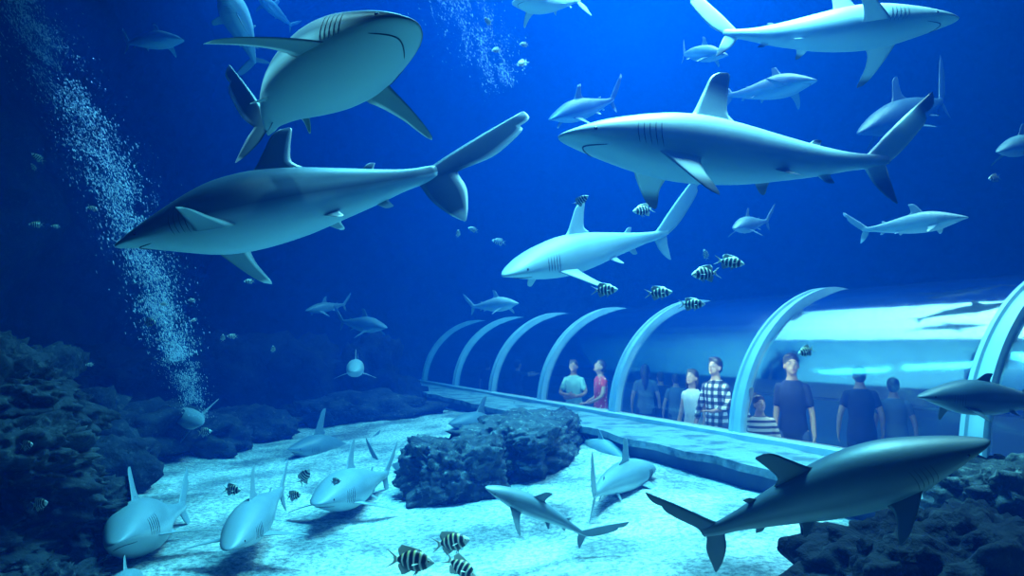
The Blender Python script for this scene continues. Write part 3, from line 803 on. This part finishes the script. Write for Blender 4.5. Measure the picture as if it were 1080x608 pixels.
def cloth_mat(name, kind, a, b, c=None):
    m = mat(name, a, .9)
    nt = m.node_tree; bs = nt.nodes['Principled BSDF']; tc = [n for n in nt.nodes if n.type == 'TEX_COORD'][0]; L = nt.links
    sx = nt.nodes.new('ShaderNodeSeparateXYZ'); L.new(tc.outputs['Object'], sx.inputs[0])
    def band(sock, freq, thr=.5, ph=0.0):
        mm = nt.nodes.new('ShaderNodeMath'); mm.operation = 'MULTIPLY_ADD'; mm.inputs[1].default_value = freq; mm.inputs[2].default_value = 50 + ph; L.new(sock, mm.inputs[0])
        f = nt.nodes.new('ShaderNodeMath'); f.operation = 'FRACT'; L.new(mm.outputs[0], f.inputs[0])
        g = nt.nodes.new('ShaderNodeMath'); g.operation = 'GREATER_THAN'; g.inputs[1].default_value = thr; L.new(f.outputs[0], g.inputs[0])
        return g.outputs[0]
    mx = nt.nodes.new('ShaderNodeMix'); mx.data_type = 'RGBA'; mx.inputs['A'].default_value = (*a, 1); mx.inputs['B'].default_value = (*b, 1)
    if kind == 'check':
        v = band(sx.outputs['Z'], 12); h = band(sx.outputs['X'], 12)
        ad = nt.nodes.new('ShaderNodeMath'); ad.operation = 'ADD'; L.new(v, ad.inputs[0]); L.new(h, ad.inputs[1])
        dv = nt.nodes.new('ShaderNodeMath'); dv.operation = 'MULTIPLY'; dv.inputs[1].default_value = .5; L.new(ad.outputs[0], dv.inputs[0])
        cr = nt.nodes.new('ShaderNodeValToRGB'); cr.color_ramp.elements[0].color = (*a, 1); cr.color_ramp.elements[1].color = (*b, 1)
        e = cr.color_ramp.elements.new(.5); e.color = (*(c or a), 1); L.new(dv.outputs[0], cr.inputs[0]); L.new(cr.outputs[0], bs.inputs['Base Color'])
        return m
    if kind == 'stripe': L.new(band(sx.outputs['Z'], 17, .55), mx.inputs['Factor'])
    if kind == 'flower':
        vo = nt.nodes.new('ShaderNodeTexVoronoi'); vo.inputs['Scale'].default_value = 22; L.new(tc.outputs['Object'], vo.inputs['Vector'])
        g = nt.nodes.new('ShaderNodeMath'); g.operation = 'LESS_THAN'; g.inputs[1].default_value = .27; L.new(vo.outputs['Distance'], g.inputs[0]); L.new(g.outputs[0], mx.inputs['Factor'])
    L.new(mx.outputs['Result'], bs.inputs['Base Color'])
    return m

def person(label, pos, H, face, skin, hair, shirt, legs, arms, head=(25, 0), long_hair=False, build=1.0, sleeve=.45, dress=False, fine=True, name='person', group=None, lean=0):
    """pos = point on the walkway floor; face = world heading vector; arms: per side (elbow, wrist) in a 1.75 m body frame (x right, y forward)."""
    s = H / 1.75
    root = bpy.data.objects.new(name, None); COL.objects.link(root)
    root.location = pos; root.rotation_euler = (0, 0, math.atan2(face.y, face.x) - PI / 2)
    tag(root, label, 'person', group)
    vox = .010 if fine else .016
    W = build
    def V(x, y, z): return Vector((x, y, z)) * s
    def LN(z): return lean * max(0, z - .95)
    bm = bmesh.new()
    tor = [(.80, .135, .10), (.90, .168, .112), (1.0, .155, .105), (1.10, .138, .098), (1.2, .15, .108), (1.32, .16, .112), (1.39, .150, .10), (1.45, .108, .08), (1.49, .068, .062), (1.56, .052, .055), (1.60, .05, .052)]
    loft(bm, [(V(0, LN(z), z), a * s * W, b * s * W) for z, a, b in tor])
    for sd in (-1, 1):
        limb(bm, [V(sd * .09, 0, .90), V(sd * .10, .015, .50), V(sd * .105, -.02, .08)], [.088 * s * W, .058 * s, .038 * s])
        ell(bm, V(sd * .108, .06, .04), (.045 * s, .13 * s, .038 * s))
    hp = []
    for sd, (el, wr, hd, pn) in zip((-1, 1), arms):
        shd = V(sd * .158 * W, LN(1.40), 1.395)
        e = V(*el); w = V(*wr)
        limb(bm, [shd, e, w], [.050 * s * W, .038 * s * W, .026 * s])
        hand(bm, w, Vector(hd), Vector(pn), s, sd)
        hp.append((shd, e, w))
    # head
    hr = Matrix.Rotation(math.radians(head[1]), 3, 'Z') @ Matrix.Rotation(math.radians(head[0]), 3, 'X')
    hc = V(0, .015 + LN(1.62), 1.635)
    def hp_(x, y, z): return hc + hr @ (Vector((x, y, z)) * s)
    ell(bm, hp_(0, -.005, .02), (.073 * s, .093 * s, .098 * s), hr)
    ell(bm, hp_(0, .022, -.045), (.056 * s, .064 * s, .066 * s), hr)
    ell(bm, hp_(0, .066, -.092), (.022 * s, .02 * s, .018 * s), hr, 12)
    tube(bm, [hp_(0, .084, .02), hp_(0, .104, -.018), hp_(0, .090, -.034)], [.008 * s, .013 * s, .014 * s], 8)
    for sd in (-1, 1): ell(bm, hp_(sd * .075, -.005, -.01), (.011 * s, .02 * s, .032 * s), hr, 12)
    tube(bm, [V(0, LN(1.5), 1.50), hp_(0, -.01, -.06)], [.055 * s, .05 * s], 12)
    remeshed('body', bm, skin, root, vox * s, 2)
    if fine:
        for sd in (-1, 1):
            bm = bmesh.new(); ell(bm, hp_(sd * .031, .079, .008), (.015 * s, .011 * s, .009 * s), hr, 12)
            ell(bm, hp_(sd * .031, .087, .008), (.0075 * s, .005 * s, .008 * s), hr, 10)
            for f in bm.faces: f.material_index = 1 if (hr.inverted() @ (f.calc_center_median() - hc)).y > .0885 * s else 0
            bm_obj('eye', bm, [M['eyewhite'], M['eye']], root)
            bm = bmesh.new(); tube(bm, [hp_(sd * .014, .093, .029), hp_(sd * .033, .091, .034), hp_(sd * .052, .078, .029)], [.0035 * s, .005 * s, .0025 * s], 6)
            bm_obj('eyebrow', bm, M['hair'], root)
        bm = bmesh.new(); tube(bm, [hp_(-.024, .074, -.060), hp_(0, .087, -.062), hp_(.024, .074, -.060)], [.003 * s, .007 * s, .003 * s], 8)
        bm_obj('lips', bm, M['lips'], root)
    bm = bmesh.new()
    ell(bm, hp_(0, -.016, .050), (.086 * s, .097 * s, .094 * s), hr)
    ell(bm, hp_(0, -.045, -.0), (.076 * s, .062 * s, .085 * s), hr)
    ell(bm, hp_(.02, .035, .096), (.055 * s, .045 * s, .03 * s), hr, 14)
    if long_hair == 'bun': ell(bm, hp_(0, -.12, .0), (.04 * s, .04 * s, .04 * s), hr, 14)
    elif long_hair:
        limb(bm, [hp_(0, -.08, .02), hp_(0, -.11, -.08), V(0, LN(1.4) - .10, 1.42), V(0, LN(1.3) - .11, 1.28)], [.06 * s, .062 * s, .062 * s, .03 * s])
        for sd in (-1, 1): limb(bm, [hp_(sd * .06, -.03, .03), hp_(sd * .078, -.035, -.05), hp_(sd * .07, -.05, -.14)], [.03 * s, .026 * s, .016 * s])
    remeshed('hair', bm, hair, root, .009 * s, 2)
    # clothes
    bm = bmesh.new(); g = .014
    bot = .84 if not dress else .52
    rows = [(V(0, LN(z), z), (a * W + g) * s, (b * W + g) * s) for z, a, b in tor if .85 < z < 1.47]
    if dress: rows = [(V(0, 0, .52), .27 * s, .2 * s), (V(0, 0, .75), .22 * s, .16 * s)] + rows
    else: rows = [(V(0, 0, .80), .165 * s * W, .125 * s * W)] + rows
    rows.append((V(0, LN(1.48), 1.475), .085 * s, .075 * s))
    loft(bm, rows)
    for shd, e, w in hp:
        if sleeve <= .1:
            continue
        if sleeve <= 1:
            q = shd.lerp(e, sleeve * 1.1); limb(bm, [shd, shd.lerp(q, .5), q], [.060 * s * W, .058 * s * W, .056 * s * W])
        else:
            q = e.lerp(w, sleeve - 1); limb(bm, [shd, e, q], [.058 * s * W, .048 * s * W, .038 * s])
    remeshed('dress' if dress else 'shirt', bm, shirt, root, .011 * s, 2)
    if not dress:
        bm = bmesh.new()
        loft(bm, [(V(0, 0, .78), .15 * s * W, .115 * s * W), (V(0, 0, .9), .176 * s * W, .122 * s * W), (V(0, 0, .98), .165 * s * W, .116 * s * W)])
        for sd in (-1, 1): limb(bm, [V(sd * .09, 0, .88), V(sd * .10, .012, .50), V(sd * .105, -.02, .14)], [.1 * s * W, .072 * s, .055 * s])
        remeshed('trousers', bm, legs, root, .016 * s, 1)
    return root

def build_people():
    M['eyewhite'] = mat('eye_white', (.6, .6, .58), .3); M['lips'] = mat('lips', (.25, .06, .05), .5)
    M['hair'] = mat('black_hair', (.015, .012, .012), .45, (.03, .025, .022), 40)
    sk = mat('skin', (.42, .24, .16), .6, (.36, .20, .13), 6); sk2 = mat('pale_skin', (.50, .31, .23), .6, (.44, .27, .20), 6)
    den = mat('denim', (.05, .08, .16), .8); lightden = mat('light_trousers', (.5, .55, .6), .8)
    teal = mat('teal_cotton', (.22, .52, .55), .9, (.26, .58, .6), 8)
    navy = mat('navy_cotton', (.004, .010, .04), .85, (.006, .016, .055), 6)
    chk = cloth_mat('black_white_check', 'check', (.82, .85, .86), (.012, .014, .02), (.12, .13, .16))
    strp = cloth_mat('dark_striped_knit', 'stripe', (.78, .78, .74), (.05, .05, .1))
    flw = cloth_mat('red_print_fabric', 'flower', (.55, .03, .05), (.8, .55, .55))
    pale = cloth_mat('pale_print_fabric', 'flower', (.6, .7, .74), (.78, .84, .85))
    dim = mat('dark_cotton', (.012, .015, .03), .9); dim2 = mat('grey_cotton', (.08, .11, .14), .9)
    FZ = -1.85
    def at(px, d, ytop):
        d += .35
        p = P(px, 364, d); p.z = CAMZ + FZ
        top = P(px, ytop, d).z
        return p, top - (CAMZ + FZ)
    down = lambda sd, out=.05, fwd=.03: ((sd * (.20 + out), fwd - .02, 1.13), (sd * (.22 + out), fwd + .06, .88), (0, .1, -1), (-sd, 0, 0))
    cross = [((-.24, .06, 1.16), (-.02, .21, 1.08), (1, .1, -.05), (0, -1, 0)), ((.24, .06, 1.16), (.03, .23, 1.13), (-1, .1, -.05), (0, -1, 0))]
    h = .985
    # front row, left panel
    p, H = at(605, 11.2, 379)
    person('person in a teal short-sleeved shirt with folded arms, looking up behind the tunnel glass', p, H * h, Vector((-.45, -.9, 0)), sk, M['hair'], teal, den, cross, (20, 12), sleeve=.6, build=.95)
    p, H = at(633, 10.7, 379)
    person('person with tied dark hair and red patterned top, looking up left beside the teal shirt', p, H * h, Vector((-.95, -.35, 0)), sk2, M['hair'], flw, lightden,
           [((-.22, .10, 1.15), (-.14, .30, 1.02), (.3, 1, 0), (0, 0, -1)), ((.23, -.04, 1.14), (.18, .2, 1.0), (-.2, 1, 0), (0, 0, -1))], (32, 5), long_hair='bun', sleeve=.3, build=.9)
    # middle panel
    p, H = at(729.5, 8.35, 388.5)
    person('girl with long dark hair in a pale patterned dress, standing left of the checked shirt', p, H * h, Vector((-.75, -.65, 0)), sk2, M['hair'], pale, lightden,
           [down(-1, .0), down(1, .0)], (20, 5), long_hair=True, sleeve=.15, dress=True, build=.85)
    p, H = at(754, 8.05, 376)
    person('person in a black and white checked shirt, standing between the girl and a rib', p, H * h, Vector((-.8, -.6, 0)), sk2, M['hair'], chk, den,
           [((-.24, .10, 1.17), (-.12, .26, 1.10), (.3, 1, .2), (0, 0, -1)), down(1)], (14, 6), long_hair='bun', sleeve=1.55, build=.9)
    # near panel
    p, H = at(799, 6.95, 416)
    person('boy in a dark and light striped shirt, reaching one arm up to the glass', p, H * h, Vector((-.1, -1, 0)), sk2, M['hair'], strp, den,
           [down(-1, .04, .06), ((.22, .12, 1.52), (.17, .24, 1.75), (.0, .2, 1), (0, 1, 0))], (14, 12), sleeve=.7, build=1.0)
    p, H = at(834, 7.15, 372)
    person('tall person in a navy t-shirt gazing up left beside the striped boy', p, H * h, Vector((-.45, -.9, 0)), sk, M['hair'], navy, den,
           [down(-1, -.01), down(1, -.03)], (10, 16), sleeve=.6, build=.84)
    # dim figures at the back
    G = 'dim visitors at the far side of the tunnel'
    p, H = at(515, 16.0, 379)
    person('dim visitor seen through the second panel from the far end of the tunnel', p, H * h, Vector((.3, 1, 0)), sk, M['hair'], dim, dim, [down(-1), ((.22, .1, 1.25), (.12, .2, 1.5), (0, .3, 1), (0, 1, 0))], (10, 0), fine=False, group=G)
    p, H = at(546, 15.0, 379)
    person('dim visitor pointing one arm to the right, behind the third panel from the far end', p, H * h, Vector((.8, .5, 0)), sk, M['hair'], dim, dim, [((-.2, .3, 1.36), (-.15, .55, 1.42), (0, 1, 0), (0, 0, -1)), ((.2, .3, 1.36), (.15, .55, 1.40), (0, 1, 0), (0, 0, -1))], (10, 0), fine=False, group=G)
    p, H = at(680, 11.4, 384)
    person('dim visitor in a grey top with long hair, back turned, left of the pale-dressed girl', p, H * h, Vector((.2, 1, 0)), sk, M['hair'], dim2, dim, [down(-1), down(1)], (0, 0), long_hair=True, fine=False, group=G)
    p, H = at(696, 11.5, 392)
    person('dim small visitor between two taller dim ones behind the middle panel', p, H * h, Vector((-.2, 1, 0)), sk, M['hair'], dim, dim, [down(-1), down(1)], (0, 0), fine=False, group=G)
    p, H = at(712, 11.2, 394)
    person('dim child just behind and left of the pale-dressed girl', p, H * h, Vector((0, 1, 0)), sk, M['hair'], dim2, dim, [down(-1), down(1)], (0, 0), fine=False, group=G)
    p, H = at(905, 7.9, 386)
    person('dim adult in dark clothes behind the bright streak in the nearest full panel', p, H * h, Vector((.3, 1, 0)), sk, M['hair'], dim, dim, [down(-1), down(1)], (0, 0), fine=False, group=G)
    p, H = at(940, 7.9, 398)
    person('dim visitor in a greyish top standing right of the dark-clothed adult under the streak', p, H * h, Vector((.5, 1, 0)), sk, M['hair'], dim2, dim, [down(-1), down(1)], (0, 0), fine=False, group=G)

# ------------------------------------------------------------------ light, water, camera
def area(name, loc, target, sx, sy, power, col, spread=180):
    l = bpy.data.lights.new(name, 'AREA'); l.shape = 'RECTANGLE'; l.size = sx; l.size_y = sy; l.energy = power; l.color = col; l.spread = math.radians(spread)
    o = bpy.data.objects.new(name, l); COL.objects.link(o); o.location = loc
    o.rotation_euler = (target - loc).to_track_quat('-Z', 'Y').to_euler()
    return o
def spot(name, loc, target, power, col, deg, blend=.6, r=.1):
    l = bpy.data.lights.new(name, 'SPOT'); l.energy = power; l.color = col; l.spot_size = math.radians(deg); l.spot_blend = blend; l.shadow_soft_size = r
    o = bpy.data.objects.new(name, l); COL.objects.link(o); o.location = loc
    o.rotation_euler = (target - loc).to_track_quat('-Z', 'Y').to_euler()
    return o

def build_light():
    w = bpy.data.worlds.new('water'); SC.world = w; w.use_nodes = True; nt = w.node_tree; nt.nodes.clear()
    out = nt.nodes.new('ShaderNodeOutputWorld'); bg = nt.nodes.new('ShaderNodeBackground'); bg.inputs['Color'].default_value = (0, .1, .5, 1); bg.inputs['Strength'].default_value = .0
    nt.links.new(bg.outputs[0], out.inputs['Surface'])
    vs = nt.nodes.new('ShaderNodeVolumeScatter'); vs.inputs['Color'].default_value = (.0, .16, 1.0, 1); vs.inputs['Density'].default_value = .034; vs.inputs['Anisotropy'].default_value = .45
    va = nt.nodes.new('ShaderNodeVolumeAbsorption'); va.inputs['Color'].default_value = (.15, .76, .90, 1); va.inputs['Density'].default_value = .15
    ad = nt.nodes.new('ShaderNodeAddShader'); nt.links.new(vs.outputs[0], ad.inputs[0]); nt.links.new(va.outputs[0], ad.inputs[1]); nt.links.new(ad.outputs[0], out.inputs['Volume'])
    cy = SC.cycles
    cy.max_bounces = 8; cy.diffuse_bounces = 3; cy.glossy_bounces = 2; cy.transparent_max_bounces = 24; cy.volume_bounces = 1
    cy.sample_clamp_indirect = 4; cy.use_denoising = True
    try: cy.denoiser = 'OPENIMAGEDENOISE'
    except Exception: pass
    cyan = (.24, .74, 1.0)
    # bright basin lamp panel above the tunnel (its glint is the streak on the acrylic)
    a = area('tunnel_skylight', T(8.3, 6.7, 7.6), T(8.3, 6.7, 0), 5.0, 10.0, 1400, (.9, .94, 1), 102)
    a.rotation_euler = (0, 0, TA)
    # over the sand and open water
    area('sand_lamp', Vector((-.4, 6.2, CAMZ + 6.0)), Vector((-.3, 6.0, 0)), 2.0, 2.0, 400, cyan, 85)
    area('front_fill', Vector((.3, 1.2, CAMZ + 4.6)), Vector((.3, 4.5, CAMZ - .5)), 4, 2, 18, (.12, .55, 1))  # added dim blue fill for shadowed sides, no known fixture
    area('key_lamp', Vector((1.3, 4.7, CAMZ + 4.4)), Vector((1.25, 4.4, CAMZ)), 1.0, .5, 210, (.36, .88, 1), 85)
    spot('rim_spot', Vector((-2.3, 2.3, CAMZ + 4.3)), Vector((-1.02, 2.95, CAMZ + 1.2)), 2400, (.4, .88, 1), 23, .7, .15)
    spot('curtain_spot', P(-10, -260, 6.4), P(190, 420, 7.2), 3200, (.3, .62, 1), 16, .8)
    s_ = area('strip_lamp', Vector((-2.85, 9.25, CAMZ + 6.0)), Vector((-2.85, 9.25, 0)), 4.8, .45, 170, cyan, 150)
    s_.rotation_euler = (0, 0, math.atan2(10.9 - 7.6, -4.6 + 1.1))
    # the visitors' ceiling light, plus an unseen strip added to light their faces
    for nm, v, z, dv, dz, pw in (('ceiling_strip', 5.60, .10, .16, -1, 80), ('face_fill', 5.31, -.25, .9, -.35, 60)):
        l = area(nm, T(8.2, v, z), T(8.2, v + dv, z + dz), .05, .05, pw, (1, .92, .68), 160)
        zax = -(VX * dv + Vector((0, 0, dz))).normalized(); l.data.size = 8.6
        l.rotation_euler = Matrix((UX, zax.cross(UX), zax)).transposed().to_euler()

def build_camera():
    c = bpy.data.cameras.new('camera'); c.lens = 24; c.sensor_width = 36; c.clip_end = 200
    o = bpy.data.objects.new('camera', c); COL.objects.link(o); o.location = CAM; o.rotation_euler = (PI / 2 + PITCH, 0, 0)
    SC.camera = o

build_camera(); build_light(); build_ground(); build_tunnel(); build_sharks(); build_fish(); build_bubbles(); build_people()
vs = SC.view_settings; vs.view_transform = 'Standard'; vs.look = 'None'; vs.exposure = 0; vs.gamma = 1; vs.use_curve_mapping = False
